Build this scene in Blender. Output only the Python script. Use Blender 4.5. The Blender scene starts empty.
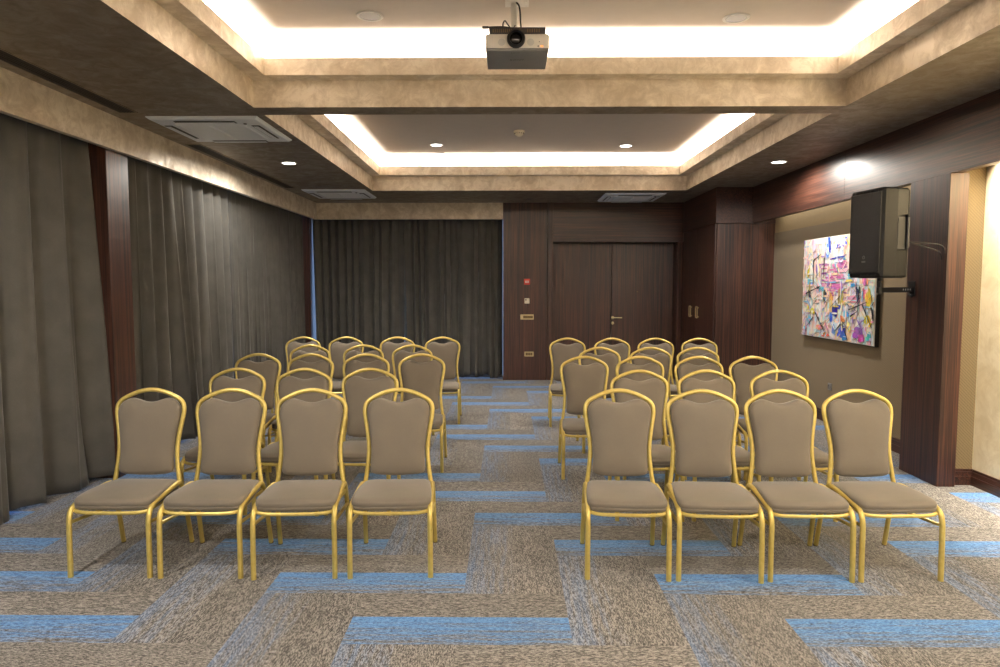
import bpy, bmesh, math, random
from mathutils import Vector, Matrix
random.seed(7)
PI = math.pi
C = bpy.context.scene.collection
SC = bpy.context.scene

# ------------------------------------------------------------------ camera, world, lights, exposure
F_PX = 680.0
cam_d = bpy.data.cameras.new('camera'); cam = bpy.data.objects.new('camera', cam_d); C.objects.link(cam)
cam_d.sensor_width = 36.0; cam_d.lens = 36.0 * F_PX / 1000.0; cam_d.clip_start = 0.05
cam.location = (0, 0, 1.54)
cam.rotation_euler = (PI/2 - math.atan(48.5/F_PX), 0, math.atan(7/F_PX))
SC.camera = cam

w = bpy.data.worlds.new('daylight'); SC.world = w; w.use_nodes = True
bgn = w.node_tree.nodes['Background']
bgn.inputs[0].default_value = (0.36, 0.58, 1.0, 1); bgn.inputs[1].default_value = 1.5

SC.view_settings.view_transform = 'Standard'; SC.view_settings.look = 'None'
SC.view_settings.gamma = 1.0; SC.view_settings.use_curve_mapping = False
SC.view_settings.exposure = 0.36
SC.cycles.max_bounces = 8; SC.cycles.diffuse_bounces = 5; SC.cycles.glossy_bounces = 4
SC.cycles.sample_clamp_indirect = 6.0

WARM = (1.0, 0.93, 0.85)
def area(name, loc, sx, sy, power, up=False, color=WARM, spread=PI):
    d = bpy.data.lights.new(name, 'AREA'); d.shape = 'RECTANGLE'; d.size = sx; d.size_y = sy
    d.energy = power; d.color = color; d.spread = spread
    o = bpy.data.objects.new(name, d); C.objects.link(o); o.location = loc
    if up: o.rotation_euler = (PI, 0, 0)
    return o
# coffer geometry (shared by lights and structure)
CX0, CX1 = -1.875, 2.485
CSP = math.radians(108)
COF = [(0.9, 5.12), (5.34, 9.57)]
ZS, ZF, ZL, ZC = 2.85, 3.045, 3.165, 3.32
LED = 75.0                                   # watts per metre of hidden strip light
for k, (y0, y1) in enumerate(COF):
    L = LED
    ins = 0.00
    area('cove_light', ((CX0-0.03), (y0+y1)/2, 3.075), 0.05, y1-y0-0.1, L*(y1-y0)*0.45, True, spread=CSP)
    area('cove_light', ((CX1+0.03), (y0+y1)/2, 3.075), 0.05, y1-y0-0.1, L*(y1-y0)*0.45, True, spread=CSP)
    area('cove_light', ((CX0+CX1)/2, y1+0.03, 3.075), CX1-CX0-0.1, 0.05, L*(CX1-CX0)*0.45, True, spread=CSP)
    area('cove_light', ((CX0+CX1)/2, y0-0.03, 3.075), CX1-CX0-0.1, 0.05, L*(CX1-CX0)*0.45, True, spread=CSP)
area('niche_light', (3.45, 2.55, 2.56), 0.06, 5.0, 170, color=(1.0, 0.89, 0.72), spread=math.radians(75)).rotation_euler = (0, math.radians(-16), 0)
area('niche_light', (3.47, 7.4, 2.54), 0.08, 3.3, 6, color=(1.0, 0.91, 0.78))
DOWN_SPOT = 140.0

# ------------------------------------------------------------------ bookkeeping helpers
def link(o, parent=None):
    C.objects.link(o)
    if parent is not None: o.parent = parent
    return o
def tag(o, label, cat, group=None, kind=None):
    if label: o['label'] = label
    if cat: o['category'] = cat
    if group: o['group'] = group
    if kind: o['kind'] = kind
    return o
def thing(name, label, cat, loc=(0,0,0), rotz=0.0, group=None):
    o = bpy.data.objects.new(name, None); o.empty_display_size = 0.1
    o.location = loc; o.rotation_euler = (0, 0, rotz); link(o)
    return tag(o, label, cat, group)
def obj(name, bm, mats, parent=None, smooth=False, angle=40):
    me = bpy.data.meshes.new(name)
    bmesh.ops.recalc_face_normals(bm, faces=bm.faces[:])
    if smooth:
        for f in bm.faces: f.smooth = True
        a = math.radians(angle)
        for e in bm.edges:
            if len(e.link_faces) == 2 and e.calc_face_angle(0) > a: e.smooth = False
    bm.to_mesh(me); bm.free()
    if not isinstance(mats, (list, tuple)): mats = [mats]
    for m in mats: me.materials.append(m)
    return link(bpy.data.objects.new(name, me), parent)
def struct(name, bm, mats, parent=None, smooth=False):
    o = obj(name, bm, mats, parent, smooth); 
    if parent is None: o['kind'] = 'structure'
    return o
def dup(root, label=None):
    r = root.copy(); C.objects.link(r)
    if label: r['label'] = label
    for ch in list(root.children):
        c = ch.copy(); C.objects.link(c); c.parent = r
        for g in list(ch.children):
            d = g.copy(); C.objects.link(d); d.parent = c
    return r

# ------------------------------------------------------------------ mesh helpers
def B(): return bmesh.new()
def box(bm, x0, x1, y0, y1, z0, z1, bev=0.0, mat=0):
    vs = [bm.verts.new((x, y, z)) for z in (z0, z1) for y in (y0, y1) for x in (x0, x1)]
    fs = [bm.faces.new([vs[i] for i in q]) for q in ((0,2,3,1),(4,5,7,6),(0,1,5,4),(2,6,7,3),(0,4,6,2),(1,3,7,5))]
    for f in fs: f.material_index = mat
    if bev > 0:
        es = list({e for f in fs for e in f.edges})
        r = bmesh.ops.bevel(bm, geom=es, offset=bev, segments=2, affect='EDGES', profile=0.5)
        for f in r['faces']: f.material_index = mat
    return vs
def bx(*a, bev=0.0):
    bm = B(); box(bm, *a, bev=bev); return bm
def smooth_path(pts, n=6, closed=False):
    P = [Vector(p) for p in pts]; out = []; N = len(P)
    rng = range(N if closed else N-1)
    for i in rng:
        p0 = P[i-1] if (i > 0 or closed) else P[i]*2-P[i+1]
        p1 = P[i]; p2 = P[(i+1) % N]
        p3 = P[(i+2) % N] if (i+2 < N or closed) else p2*2-p1
        for k in range(n):
            t = k/n
            out.append(0.5*((2*p1)+(p2-p0)*t+(2*p0-5*p1+4*p2-p3)*t*t+(3*p1-p0-3*p2+p3)*t**3))
    if not closed: out.append(P[-1])
    return out
def tube(bm, pts, r, seg=10, closed=False, cap=True, rx=1.0, mat=0):
    P = [Vector(p) for p in pts]; N = len(P); rings = []
    def tan(i):
        if closed: return (P[(i+1) % N]-P[i-1]).normalized()
        if i == 0: return (P[1]-P[0]).normalized()
        if i == N-1: return (P[-1]-P[-2]).normalized()
        return (P[i+1]-P[i-1]).normalized()
    t = tan(0); a = Vector((0,0,1)) if abs(t.z) < 0.9 else Vector((1,0,0))
    nrm = t.cross(a).normalized()
    for i in range(N):
        t2 = tan(i)
        nrm = (nrm - t2*nrm.dot(t2)).normalized(); b = t2.cross(nrm)
        rr = r(i/(N-1)) if callable(r) else r
        rings.append([bm.verts.new(P[i]+nrm*math.cos(2*PI*k/seg)*rr*rx+b*math.sin(2*PI*k/seg)*rr) for k in range(seg)])
    for i in range(N if closed else N-1):
        A, D = rings[i], rings[(i+1) % N]
        for k in range(seg):
            f = bm.faces.new((A[k], A[(k+1) % seg], D[(k+1) % seg], D[k])); f.material_index = mat
    if cap and not closed:
        bm.faces.new(rings[0][::-1]).material_index = mat; bm.faces.new(rings[-1]).material_index = mat
def lathe(bm, prof, seg=32, mtx=None, cap=True, mat=0):
    rings = []; vs = []
    for r, z in prof:
        if r < 1e-6: ring = [bm.verts.new((0,0,z))]
        else: ring = [bm.verts.new((r*math.cos(2*PI*k/seg), r*math.sin(2*PI*k/seg), z)) for k in range(seg)]
        rings.append(ring); vs += ring
    for A, D in zip(rings, rings[1:]):
        for k in range(seg):
            k2 = (k+1) % seg
            if len(A) == 1 and len(D) == 1: continue
            if len(A) == 1: f = bm.faces.new((A[0], D[k], D[k2]))
            elif len(D) == 1: f = bm.faces.new((A[k], A[k2], D[0]))
            else: f = bm.faces.new((A[k], A[k2], D[k2], D[k]))
            f.material_index = mat
    if mtx is not None: bmesh.ops.transform(bm, matrix=mtx, verts=vs)
    return vs

# ------------------------------------------------------------------ materials
def s2l(c): return tuple(((x/255)/12.92 if x/255 <= .04045 else (((x/255)+.055)/1.055)**2.4) for x in c) + (1,)
class M:
    def __init__(s, name):
        s.m = bpy.data.materials.new(name); s.m.use_nodes = True
        s.t = s.m.node_tree; s.n = s.t.nodes; s.p = s.n['Principled BSDF']
    def add(s, kind, **kw):
        n = s.n.new(kind)
        for k, v in kw.items():
            if k.startswith('_'): setattr(n, k[1:], v)
            else: n.inputs[k.replace('__', ' ')].default_value = v
        return n
    def ln(s, a, b): s.t.links.new(a, b)
    def set(s, **kw):
        for k, v in kw.items(): s.p.inputs[k.replace('__', ' ')].default_value = v
        return s
    def pos(s, scale=(1,1,1), kind='Object'):
        if kind == 'World': src = s.n.new('ShaderNodeNewGeometry').outputs['Position']
        else: src = s.n.new('ShaderNodeTexCoord').outputs['Object']
        mp = s.add('ShaderNodeMapping'); mp.inputs['Scale'].default_value = scale
        s.ln(src, mp.inputs[0]); return mp.outputs[0]
    def noise(s, vec, scale, detail=4, rough=.5, dist=0):
        n = s.add('ShaderNodeTexNoise', Scale=scale, Detail=detail, Roughness=rough, Distortion=dist)
        s.ln(vec, n.inputs['Vector']); return n.outputs[0]
    def ramp(s, fac, stops):
        r = s.n.new('ShaderNodeValToRGB'); el = r.color_ramp.elements
        while len(el) < len(stops): el.new(0.5)
        for e, (p, c) in zip(el, stops):
            e.position = p; e.color = c
        s.ln(fac, r.inputs[0]); return r.outputs[0]
    def mix(s, fac, a, b, mode='MIX'):
        n = s.n.new('ShaderNodeMix'); n.data_type = 'RGBA'; n.blend_type = mode
        for v, i in ((fac, 0), (a, 6), (b, 7)):
            if hasattr(v, 'is_linked'): s.ln(v, n.inputs[i])
            else: n.inputs[i].default_value = v
        return n.outputs[2]
    def math(s, op, a, b=0.0, clamp=False):
        n = s.n.new('ShaderNodeMath'); n.operation = op; n.use_clamp = clamp
        for v, i in ((a, 0), (b, 1)):
            if hasattr(v, 'is_linked'): s.ln(v, n.inputs[i])
            else: n.inputs[i].default_value = v
        return n.outputs[0]
    def col(s, c): s.ln(c, s.p.inputs['Base Color'])
    def bump(s, h, strength=.3, dist=.01):
        b = s.add('ShaderNodeBump', Strength=strength, Distance=dist); s.ln(h, b.inputs['Height']); s.ln(b.outputs[0], s.p.inputs['Normal'])
def plain(name, rgb, rough=.5, metal=0.0, var=.08, **kw):
    m = M(name); c = s2l(rgb); v = m.noise(m.pos(), 14, 3)
    lo = tuple(x*(1-var) for x in c[:3])+(1,); hi = tuple(min(1, x*(1+var)) for x in c[:3])+(1,)
    m.col(m.ramp(v, [(.3, lo), (.7, hi)])); m.set(Roughness=rough, Metallic=metal, **kw); return m.m
def emit(name, rgb, s):
    m = M(name); m.set(Base__Color=(0,0,0,1), Emission__Color=tuple(rgb)+(1,), Emission__Strength=s); return m.m

def wood(name, along):
    """macassar-like veneer; grain runs along the given world axis"""
    m = M(name)
    sc = {'z': (1,1,.012), 'x': (.012,1,1), 'y': (1,.012,1)}[along]
    v = m.pos(sc, 'World')
    a = m.noise(v, 27, 5, .68, .10); b = m.noise(v, 120, 3, .6); c = m.noise(v, 9, 3, .5)
    st = m.ramp(a, [(.32, s2l((24,16,14))), (.43, s2l((58,38,32))), (.50, s2l((90,56,42))), (.56, s2l((44,28,24))), (.64, s2l((74,46,36))), (.76, s2l((124,72,46)))])
    f = m.ramp(b, [(.35, (.55,.52,.5,1)), (.65, (1.1,1.1,1.1,1))])
    g = m.ramp(c, [(.3, (.72,.7,.7,1)), (.7, (1.15,1.1,1.1,1))])
    m.col(m.mix(1.0, m.mix(1.0, st, f, 'MULTIPLY'), g, 'MULTIPLY'))
    m.set(Roughness=.40, Coat__Weight=.18, Coat__Roughness=.22)
    m.p.inputs['Specular IOR Level'].default_value = .45
    m.bump(b, .05, .002); return m.m
def stucco(name, base, hi, rough=.42, metal=.25):
    m = M(name); v = m.pos((1,1,1), 'World')
    a = m.noise(v, 2.6, 6, .62, .5); b = m.noise(v, 8, 7, .72, .7); c = m.noise(v, 38, 4, .6, .6)
    k = m.math('ADD', m.math('MULTIPLY', a, .45), m.math('MULTIPLY', b, .55))
    m.col(m.ramp(k, [(.41, s2l(base)), (.50, s2l([(p+q)/2 for p, q in zip(base, hi)])), (.57, s2l(hi))]))
    r = m.ramp(b, [(.35, (rough+.14,)*3+(1,)), (.65, (rough-.10,)*3+(1,))]); m.ln(r, m.p.inputs['Roughness'])
    m.set(Metallic=metal); m.bump(c, .10, .004); return m.m

wood_v = wood('dark_veneer_upright', 'z'); wood_x = wood('dark_veneer_across', 'x'); wood_y = wood('dark_veneer_along', 'y')
st_fas = stucco('beige_stucco', (206,190,166), (242,230,210))  # fascia copy of the stucco, raised in tone for the light falling on it
st_shaded = stucco('beige_stucco_shaded', (122,109,92), (142,129,110), .46, .2)  # same stucco darkened: the soffit's shade is put into its colour
st_wall = stucco('cream_stucco', (228,211,174), (244,230,198), .5, .1)
paint_c = plain('ceiling_paint', (190,180,168), .7, var=.02)
smooth_beige = plain('beige_paint', (156,136,102), .7, var=.03)
backwall_m = plain('rear_wall_paint', (170,158,138), .8, var=.03)

def weave():
    m = M('woven_wallcovering'); v = m.pos((1,1,1), 'World')
    wv = m.add('ShaderNodeTexWave', Scale=26, Distortion=.6, Detail=2); wv.wave_type = 'BANDS'; wv.bands_direction = 'DIAGONAL'
    m.ln(v, wv.inputs[0]); n = m.noise(m.pos((1,1,3), 'World'), 130, 3, .6)
    k = m.math('ADD', m.math('MULTIPLY', wv.outputs['Fac'], .18), m.math('MULTIPLY', n, .78))
    m.col(m.ramp(k, [(.3, s2l((92,76,46))), (.7, s2l((130,110,72)))]))
    m.set(Roughness=.75, Sheen__Weight=.2); m.bump(k, .3, .003); return m.m
weave_m = weave()

def cloth(name, a, b, fine=420, sheen=.35, rough=.85):
    m = M(name); v = m.pos(); n = m.noise(v, fine, 2, .5); g = m.noise(v, 6, 3)
    c = m.mix(.5, m.ramp(n, [(.3, s2l(a)), (.7, s2l(b))]), m.ramp(g, [(.3, s2l(a)), (.7, s2l(b))]))
    m.col(c); m.set(Roughness=rough, Sheen__Weight=sheen, Sheen__Roughness=.4); m.bump(n, .15, .001); return m.m
taupe = cloth('taupe_upholstery', (100,92,80), (116,106,92))
curtain_m = cloth('grey_curtain_cloth', (66,65,61), (86,84,79), 300, .15)
gold = M('gold_painted_steel')
gv = gold.noise(gold.pos(), 40, 3); gold.col(gold.ramp(gv, [(.3, s2l((210,185,98))), (.7, s2l((224,201,118)))]))
gold.set(Metallic=.5, Roughness=.35); gold = gold.m
brass = plain('aged_brass', (200,184,140), .38, .6)
brass_dk = plain('dark_brass', (110,92,60), .45, .7)
white_pl = plain('white_plastic', (214,212,206), .45, var=.02)
grey_pl = plain('grey_plastic', (120,120,120), .5, var=.04)
grille_m = plain('grille_grey', (130,130,128), .6, var=.05)
dark_pl = plain('dark_plastic', (30,30,31), .45, var=.1)
black_m = plain('matt_black', (16,16,17), .55, var=.1)
black_gl = plain('black_glass', (8,8,10), .08, var=.0)
black_met = plain('black_steel', (22,22,24), .4, .3)
slot_m = plain('slot_dark', (38,32,25), .7)
red_m = plain('red_plastic', (205,52,34), .4, var=.04)
almond = plain('almond_plastic', (214,204,176), .45, var=.03)
alu = plain('aluminium', (150,150,152), .4, .8)
base_wood = wood_y

def carpet():
    m = M('carpet_planks')
    uvn = m.n.new('ShaderNodeUVMap'); uvn.uv_map = 'plank'
    at = m.n.new('ShaderNodeAttribute'); at.attribute_name = 'plank_type'; at.attribute_type = 'GEOMETRY'
    sd = m.n.new('ShaderNodeAttribute'); sd.attribute_name = 'plank_seed'; sd.attribute_type = 'GEOMETRY'
    sep = m.n.new('ShaderNodeSeparateXYZ'); m.ln(uvn.outputs[0], sep.inputs[0])
    cmb = m.n.new('ShaderNodeCombineXYZ')
    m.ln(m.math('ADD', sep.outputs[0], m.math('MULTIPLY', sd.outputs['Fac'], 37.0)), cmb.inputs[0]); m.ln(sep.outputs[1], cmb.inputs[1]); m.ln(sd.outputs['Fac'], cmb.inputs[2])
    mp = m.add('ShaderNodeMapping'); mp.inputs['Scale'].default_value = (1, 3.6, 1); m.ln(cmb.outputs[0], mp.inputs[0])
    fine = m.noise(mp.outputs[0], 55, 4, .7); med = m.noise(mp.outputs[0], 18, 4, .65)
    mp2 = m.add('ShaderNodeMapping'); mp2.inputs['Scale'].default_value = (1, 14, 1); m.ln(cmb.outputs[0], mp2.inputs[0])
    streak = m.noise(mp2.outputs[0], 3.0, 4, .6)
    tuft = m.noise(m.pos((1,1,1), 'World'), 190, 2, .6)
    k = m.math('ADD', m.math('MULTIPLY', fine, .60), m.math('ADD', m.math('MULTIPLY', med, .2), m.math('MULTIPLY', tuft, .2)))
    grey = m.ramp(k, [(.42, s2l((52,50,48))), (.49, s2l((94,91,87))), (.55, s2l((158,153,147)))])
    shade = m.ramp(sd.outputs['Fac'], [(0.0, (.82,.82,.82,1)), (1.0, (1.08,1.07,1.06,1))])
    grey = m.mix(1.0, grey, shade, 'MULTIPLY')
    blue = m.ramp(k, [(.40, s2l((50,94,146))), (.50, s2l((76,134,196))), (.58, s2l((112,162,214)))])
    # amount of blue fades across the plank's width (v: 0 = strong edge), broken up by streaks
    v01 = m.math('MULTIPLY', sep.outputs[1], 4.0)
    # type 1: strong ; type .5: faint
    dens = m.math('SUBTRACT', m.math('ADD', m.math('MULTIPLY', at.outputs['Fac'], .40), .42), m.math('MULTIPLY', v01, .50))
    nz = m.math('ADD', m.math('MULTIPLY', fine, .5), m.math('MULTIPLY', streak, .5))
    nz = m.math('MULTIPLY', m.math('SUBTRACT', nz, .5), 3.2)
    d = m.math('ADD', dens, nz)
    d = m.math('MULTIPLY', m.math('SUBTRACT', d, .18), 1.7, True)
    on = m.math('GREATER_THAN', at.outputs['Fac'], .1)
    m.col(m.mix(m.math('MULTIPLY', m.math('MULTIPLY', d, on), m.math('SUBTRACT', m.math('MULTIPLY', at.outputs['Fac'], 1.15), .25)), grey, blue))
    m.set(Roughness=.95, Sheen__Weight=.15); m.p.inputs['Specular IOR Level'].default_value = .15
    m.bump(k, .45, .004); return m.m
carpet_m = carpet()
def glassm():
    m = M('window_glass'); m.set(Base__Color=(1,1,1,1), Roughness=0.0, Transmission__Weight=1.0, IOR=1.05); return m.m
glass = glassm()

# ------------------------------------------------------------------ floor: carpet planks laid in doubled herringbone
def make_floor():
    bm = B(); uv = bm.loops.layers.uv.new('plank')
    tl = bm.faces.layers.float.new('plank_type'); sl = bm.faces.layers.float.new('plank_seed')
    U, V = 0.5, 0.484; X0, Y0 = -0.715, 2.815
    rnd = random.Random(3)
    xa, xb, ya, yb = -3.55, 3.75, -2.6, 11.45
    def quad(x0, x1, y0, y1, typ, horiz):
        cx0, cx1, cy0, cy1 = max(x0, xa), min(x1, xb), max(y0, ya), min(y1, yb)
        if cx1-cx0 < 1e-4 or cy1-cy0 < 1e-4: return
        vs = [bm.verts.new((x, y, 0)) for x, y in ((cx0,cy0),(cx1,cy0),(cx1,cy1),(cx0,cy1))]
        f = bm.faces.new(vs); f[tl] = typ; f[sl] = rnd.random()
        for l in f.loops:
            x, y = l.vert.co.x, l.vert.co.y
            if horiz: l[uv].uv = (x-x0, (y1-y)/(y1-y0)*.25)
            else: l[uv].uv = (y-y0, (x-x0)/(x1-x0)*.25)
    for k in range(-16, 30):
        for mm in range(-14, 16):
            x = X0 - k*U; y = Y0 + k*V + mm*4*V
            if x > xb+1 or x < xa-2 or y > yb+1 or y < ya-2: continue
            quad(x, x+2*U, y, y+V*.5, 1.0, True); quad(x, x+2*U, y+V*.5, y+V, 0.0, True)
            vx = x+U; vy = y+V
            quad(vx, vx+U*.5, vy, vy+2*V, 0.50, False); quad(vx+U*.5, vx+U, vy, vy+2*V, 0.0, False)
    bmesh.ops.remove_doubles(bm, verts=bm.verts[:], dist=1e-5)
    for f in bm.faces:
        if f.normal.z < 0: f.normal_flip()
    me = bpy.data.meshes.new('floor'); bm.to_mesh(me); bm.free(); me.materials.append(carpet_m)
    o = bpy.data.objects.new('floor', me); C.objects.link(o); o['kind'] = 'structure'; return o
make_floor()

# ------------------------------------------------------------------ ceiling
YB = 10.97
struct('ceiling', bx(-3.6, 3.95, -2.7, 11.6, ZC, ZC+.08), paint_c)
bm = B()   # stucco soffit with the cross beam, two rectangular openings
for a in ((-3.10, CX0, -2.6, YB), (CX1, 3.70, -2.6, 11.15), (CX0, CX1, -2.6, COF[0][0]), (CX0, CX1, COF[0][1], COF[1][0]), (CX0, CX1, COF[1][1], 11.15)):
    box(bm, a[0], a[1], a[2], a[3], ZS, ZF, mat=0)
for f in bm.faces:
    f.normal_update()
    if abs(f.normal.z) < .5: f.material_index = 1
struct('ceiling_soffit', bm, [st_shaded, st_fas])
for k, (y0, y1) in enumerate(COF):
    bm = B(); i = .13; t = .018
    # ledge overhanging inward, then upstanding lip
    for a in ((CX0-.30, CX0+i, y0-.0, y1), (CX1-i, CX1+.30, y0, y1), (CX0+i, CX1-i, y0-.08, y0+i), (CX0+i, CX1-i, y1-i, y1+.10)):
        box(bm, a[0], a[1], a[2], a[3], ZF, ZF+.014)
    X0, X1, Ya, Yb = CX0+i, CX1-i, y0+i, y1-i
    for a in ((X0-t, X0, Ya-t, Yb+t), (X1, X1+t, Ya-t, Yb+t), (X0, X1, Ya-t, Ya), (X0, X1, Yb, Yb+t)):
        box(bm, a[0], a[1], a[2], a[3], ZF+.014, ZL)
    struct('trim_%d' % (k+1), bm, st_fas)
# closing walls above the soffit so the cove is a real recess
bm = B()
for y0, y1 in COF:
    box(bm, CX0-.22, CX0-.20, y0-.1, y1+.1, ZF+.014, ZC); box(bm, CX1+.20, CX1+.22, y0-.1, y1+.1, ZF+.014, ZC)
box(bm, CX0-.2, CX1+.2, .79, .80, ZF, ZC); box(bm, CX0-.2, CX1+.2, 5.225, 5.235, ZF, ZC); box(bm, CX0-.2, CX1+.2, 9.68, 9.69, ZF, ZC)
struct('trim_3', bm, paint_c)

# ------------------------------------------------------------------ left side: valance, glazing, post, curtains
bm = B(); box(bm, -3.098, -3.05, -2.6, YB+.05, 2.59, ZS+.002); box(bm, -3.05, -0.065, YB, YB+.05, 2.59, ZS+.002)
struct('trim_4', bm, st_fas)
bm = B(); box(bm, -3.6, -3.10, -2.6, 11.5, 2.90, 3.0); box(bm, -3.10, -.065, 11.02, 11.5, 2.90, 3.0)
struct('ceiling_curtain_recess', bm, plain('recess_paint', (60,54,46), .8))
def window(n, horizontal, c, a, b, nm):
    bm = B(); fw = .05
    def bb(u0, u1, z0, z1, d=.04):
        if horizontal: box(bm, u0, u1, c-d/2, c+d/2, z0, z1, bev=.004)
        else: box(bm, c-d/2, c+d/2, u0, u1, z0, z1, bev=.004)
    bb(a, b, 0.0, .06); bb(a, b, 2.85, 2.91)
    for k in range(nm+1):
        u = a+(b-a-fw)*k/nm; bb(u, u+fw, .06, 2.85)
    fr = obj('window_%d' % n, bm, alu); fr['kind'] = 'structure'
    bm = B()
    if horizontal: box(bm, a+.01, b-.01, c-.004, c+.004, .05, 2.86)
    else: box(bm, c-.004, c+.004, a+.01, b-.01, .05, 2.86)
    obj('pane', bm, glass, fr)
window(1, False, -3.48, -2.55, 4.96, 6); window(2, False, -3.48, 5.62, 11.30, 4); window(3, True, 11.38, -3.42, -0.07, 3)
bm = B(); box(bm, -3.6, -3.45, -2.7, 11.5, 2.905, ZC); box(bm, -3.6, -.06, 11.35, 11.5, 2.905, ZC); box(bm, -3.6, -3.45, 4.96, 5.62, 0, 2.905)
struct('wall_left', bm, backwall_m)
struct('trim_5', bx(-3.44, -3.10, 5.305, 5.61, 0.0, 2.895, bev=.003), wood_v)       # veneered post
struct('trim_6', bx(-3.44, -3.175, 10.98, 11.34, 0.0, 2.9, bev=.003), wood_v)      # corner post

def curtain(name, label, p0, p1, seed, amp=.045, pitch=.15, z0=.015, z1=2.80, end_shift=(0,0), flare=None, hem=.012):
    """hanging cloth between two floor points; folds are real depth"""
    r = random.Random(seed); a = Vector(p0); b = Vector(p1); L = (b-a).length
    d = (b-a).normalized(); n = Vector((d.y, -d.x)) # towards the room
    ns = int(L/.011); nz = 30; bm = B(); rows = []
    # phase: uneven folds
    ph = [0.0]; cur = 0; rate = 2*PI/pitch
    cell = [r.uniform(.65, 1.5) for _ in range(200)]; am = [r.uniform(.55, 1.25) for _ in range(400)]
    for i in range(ns):
        k = int(ph[-1]/(2*PI)); ph.append(ph[-1]+rate*L/ns*cell[k % 200])
    drift = [(r.uniform(.5, 1.6), r.uniform(0, 6.28), r.uniform(2, 5)) for _ in range(3)]
    for j in range(nz+1):
        t = j/nz; z = z0+(z1-z0)*t; row = []
        low = 1-t
        for i in range(ns+1):
            s = i/ns; pz = ph[i]
            wob = sum(m_*math.sin(q+f*s*3+low*1.5) for m_, q, f in drift)*.35*low
            k = pz/(2*PI); k0 = int(k); fr = k-k0
            A = am[k0 % 400]*(1-fr)+am[(k0+1) % 400]*fr
            sh = math.sin(pz+wob); sh = math.copysign(abs(sh)**.7, sh)
            off = amp*A*sh*(.40+.75*low**.7) + .012*math.sin(pz*2.3+seed+low*2)*(.3+low)
            off += .02*low*math.sin(s*7+seed)
            along = s*L + .014*math.sin(pz*2+wob)*(.4+low) + (end_shift[0]*(1-s)+end_shift[1]*s)*low
            if flare:
                for fs, wd, mag in flare:
                    g = math.exp(-((s-fs)/wd)**2); off += mag*g*low**1.3
            p = a+d*along+n*off
            zz = z + (hem*math.sin(pz*.5+seed) + hem*.6*math.sin(s*23+seed) if j == 0 else 0)
            row.append(bm.verts.new((p.x, p.y, max(zz, .003))))
        rows.append(row)
    for R0, R1 in zip(rows, rows[1:]):
        for i in range(ns): bm.faces.new((R0[i], R0[i+1], R1[i+1], R1[i]))
    for f in bm.faces: f.smooth = True
    me = bpy.data.meshes.new(name); bm.to_mesh(me); bm.free(); me.materials.append(curtain_m)
    o = bpy.data.objects.new(name, me); C.objects.link(o)
    tag(o, label, 'curtain', 'floor length grey curtains')
    md = o.modifiers.new('thickness', 'SOLIDIFY'); md.thickness = .004
    return o
curtain('curtain', 'grey floor-length curtain nearest the camera, left of the dark wooden post', (-3.27, -2.3), (-3.27, 5.29), 11, pitch=.27, amp=.065, end_shift=(0, 0), flare=[(1.0, .035, .13)])
curtain('curtain', 'grey floor-length curtain just beyond the dark wooden post', (-3.27, 5.66), (-3.25, 7.98), 23, pitch=.20, amp=.075, end_shift=(-.02, .02), flare=[(.42, .06, .10)])
curtain('curtain', 'grey floor-length curtain on the left wall running into the far corner', (-3.29, 8.06), (-3.28, 10.93), 35, pitch=.165, amp=.065)
curtain('curtain', 'grey floor-length curtain on the back wall, next to the bright corner gap', (-3.175, 11.15), (-1.66, 11.15), 47, pitch=.13, amp=.045, end_shift=(.04, -.015), z0=.022, hem=.02)
curtain('curtain', 'grey floor-length curtain on the back wall, beside the wood panelling', (-1.745, 11.24), (-0.074, 11.20), 59, pitch=.15, amp=.055, end_shift=(.065, -.01), z0=.03, hem=.028)

# ------------------------------------------------------------------ back wall: panelling, door
DX0, DX1, DZ = 0.735, 2.73, 2.226
bm = B(); box(bm, -0.065, DX0-.09, YB, YB+.5, 0, ZS+.01, bev=.003)
struct('wall_back', bm, wood_v)
struct('trim_7', bx(DX0-.085, DX0, YB-.012, YB+.5, 0, ZS+.01, bev=.003), wood_v)
struct('trim_8', bx(DX0+.001, DX1+.08, YB-.004, YB+.5, DZ, ZS+.01, bev=.003), wood_x)
struct('trim_9', bx(DX1, DX1+.10, YB-.004, YB+.5, 0, DZ-.001, bev=.003), wood_v)
door = bpy.data.objects.new('door_1', None); C.objects.link(door); door.location = (0, YB+.24, 0); door['kind'] = 'structure'
XM = 1.715
for a, b in ((DX0+.002, XM-.003), (XM+.003, DX1-.002)):
    lf = obj('door_leaf', bx(a, b, 0, .05, .006, DZ-.004, bev=.003), wood_v, door)
# handle on right leaf
bm = B(); hx, hz_ = 1.775, 1.005
tube(bm, smooth_path([(hx-.035, -.004, hz_), (hx-.035, -.05, hz_), (hx-.02, -.06, hz_), (hx+.11, -.06, hz_)], 4), .010, 10)
lathe(bm, [(0, 0), (.026, 0), (.026, .008), (0, .008)], 20, Matrix.Translation((hx-.035, 0, hz_)) @ Matrix.Rotation(PI/2, 4, 'X'))
h = obj('door_handle', bm, brass, door, True)
bm = B(); lathe(bm, [(0, 0), (.024, 0), (.024, .008), (.012, .012), (0, .012)], 20, Matrix.Translation((hx-.035, 0, hz_-.09)) @ Matrix.Rotation(PI/2, 4, 'X'))
box(bm, hx-.041, hx-.029, -.012, 0, hz_-.115, hz_-.09)
obj('key_escutcheon', bm, brass, door, True)
bm = B(); lathe(bm, [(0, 0), (.010, 0), (.010, .006), (0, .006)], 14, Matrix.Translation((2.14, 0, 1.43)) @ Matrix.Rotation(PI/2, 4, 'X'))
obj('door_viewer', bm, brass_dk, door, True)

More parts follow.
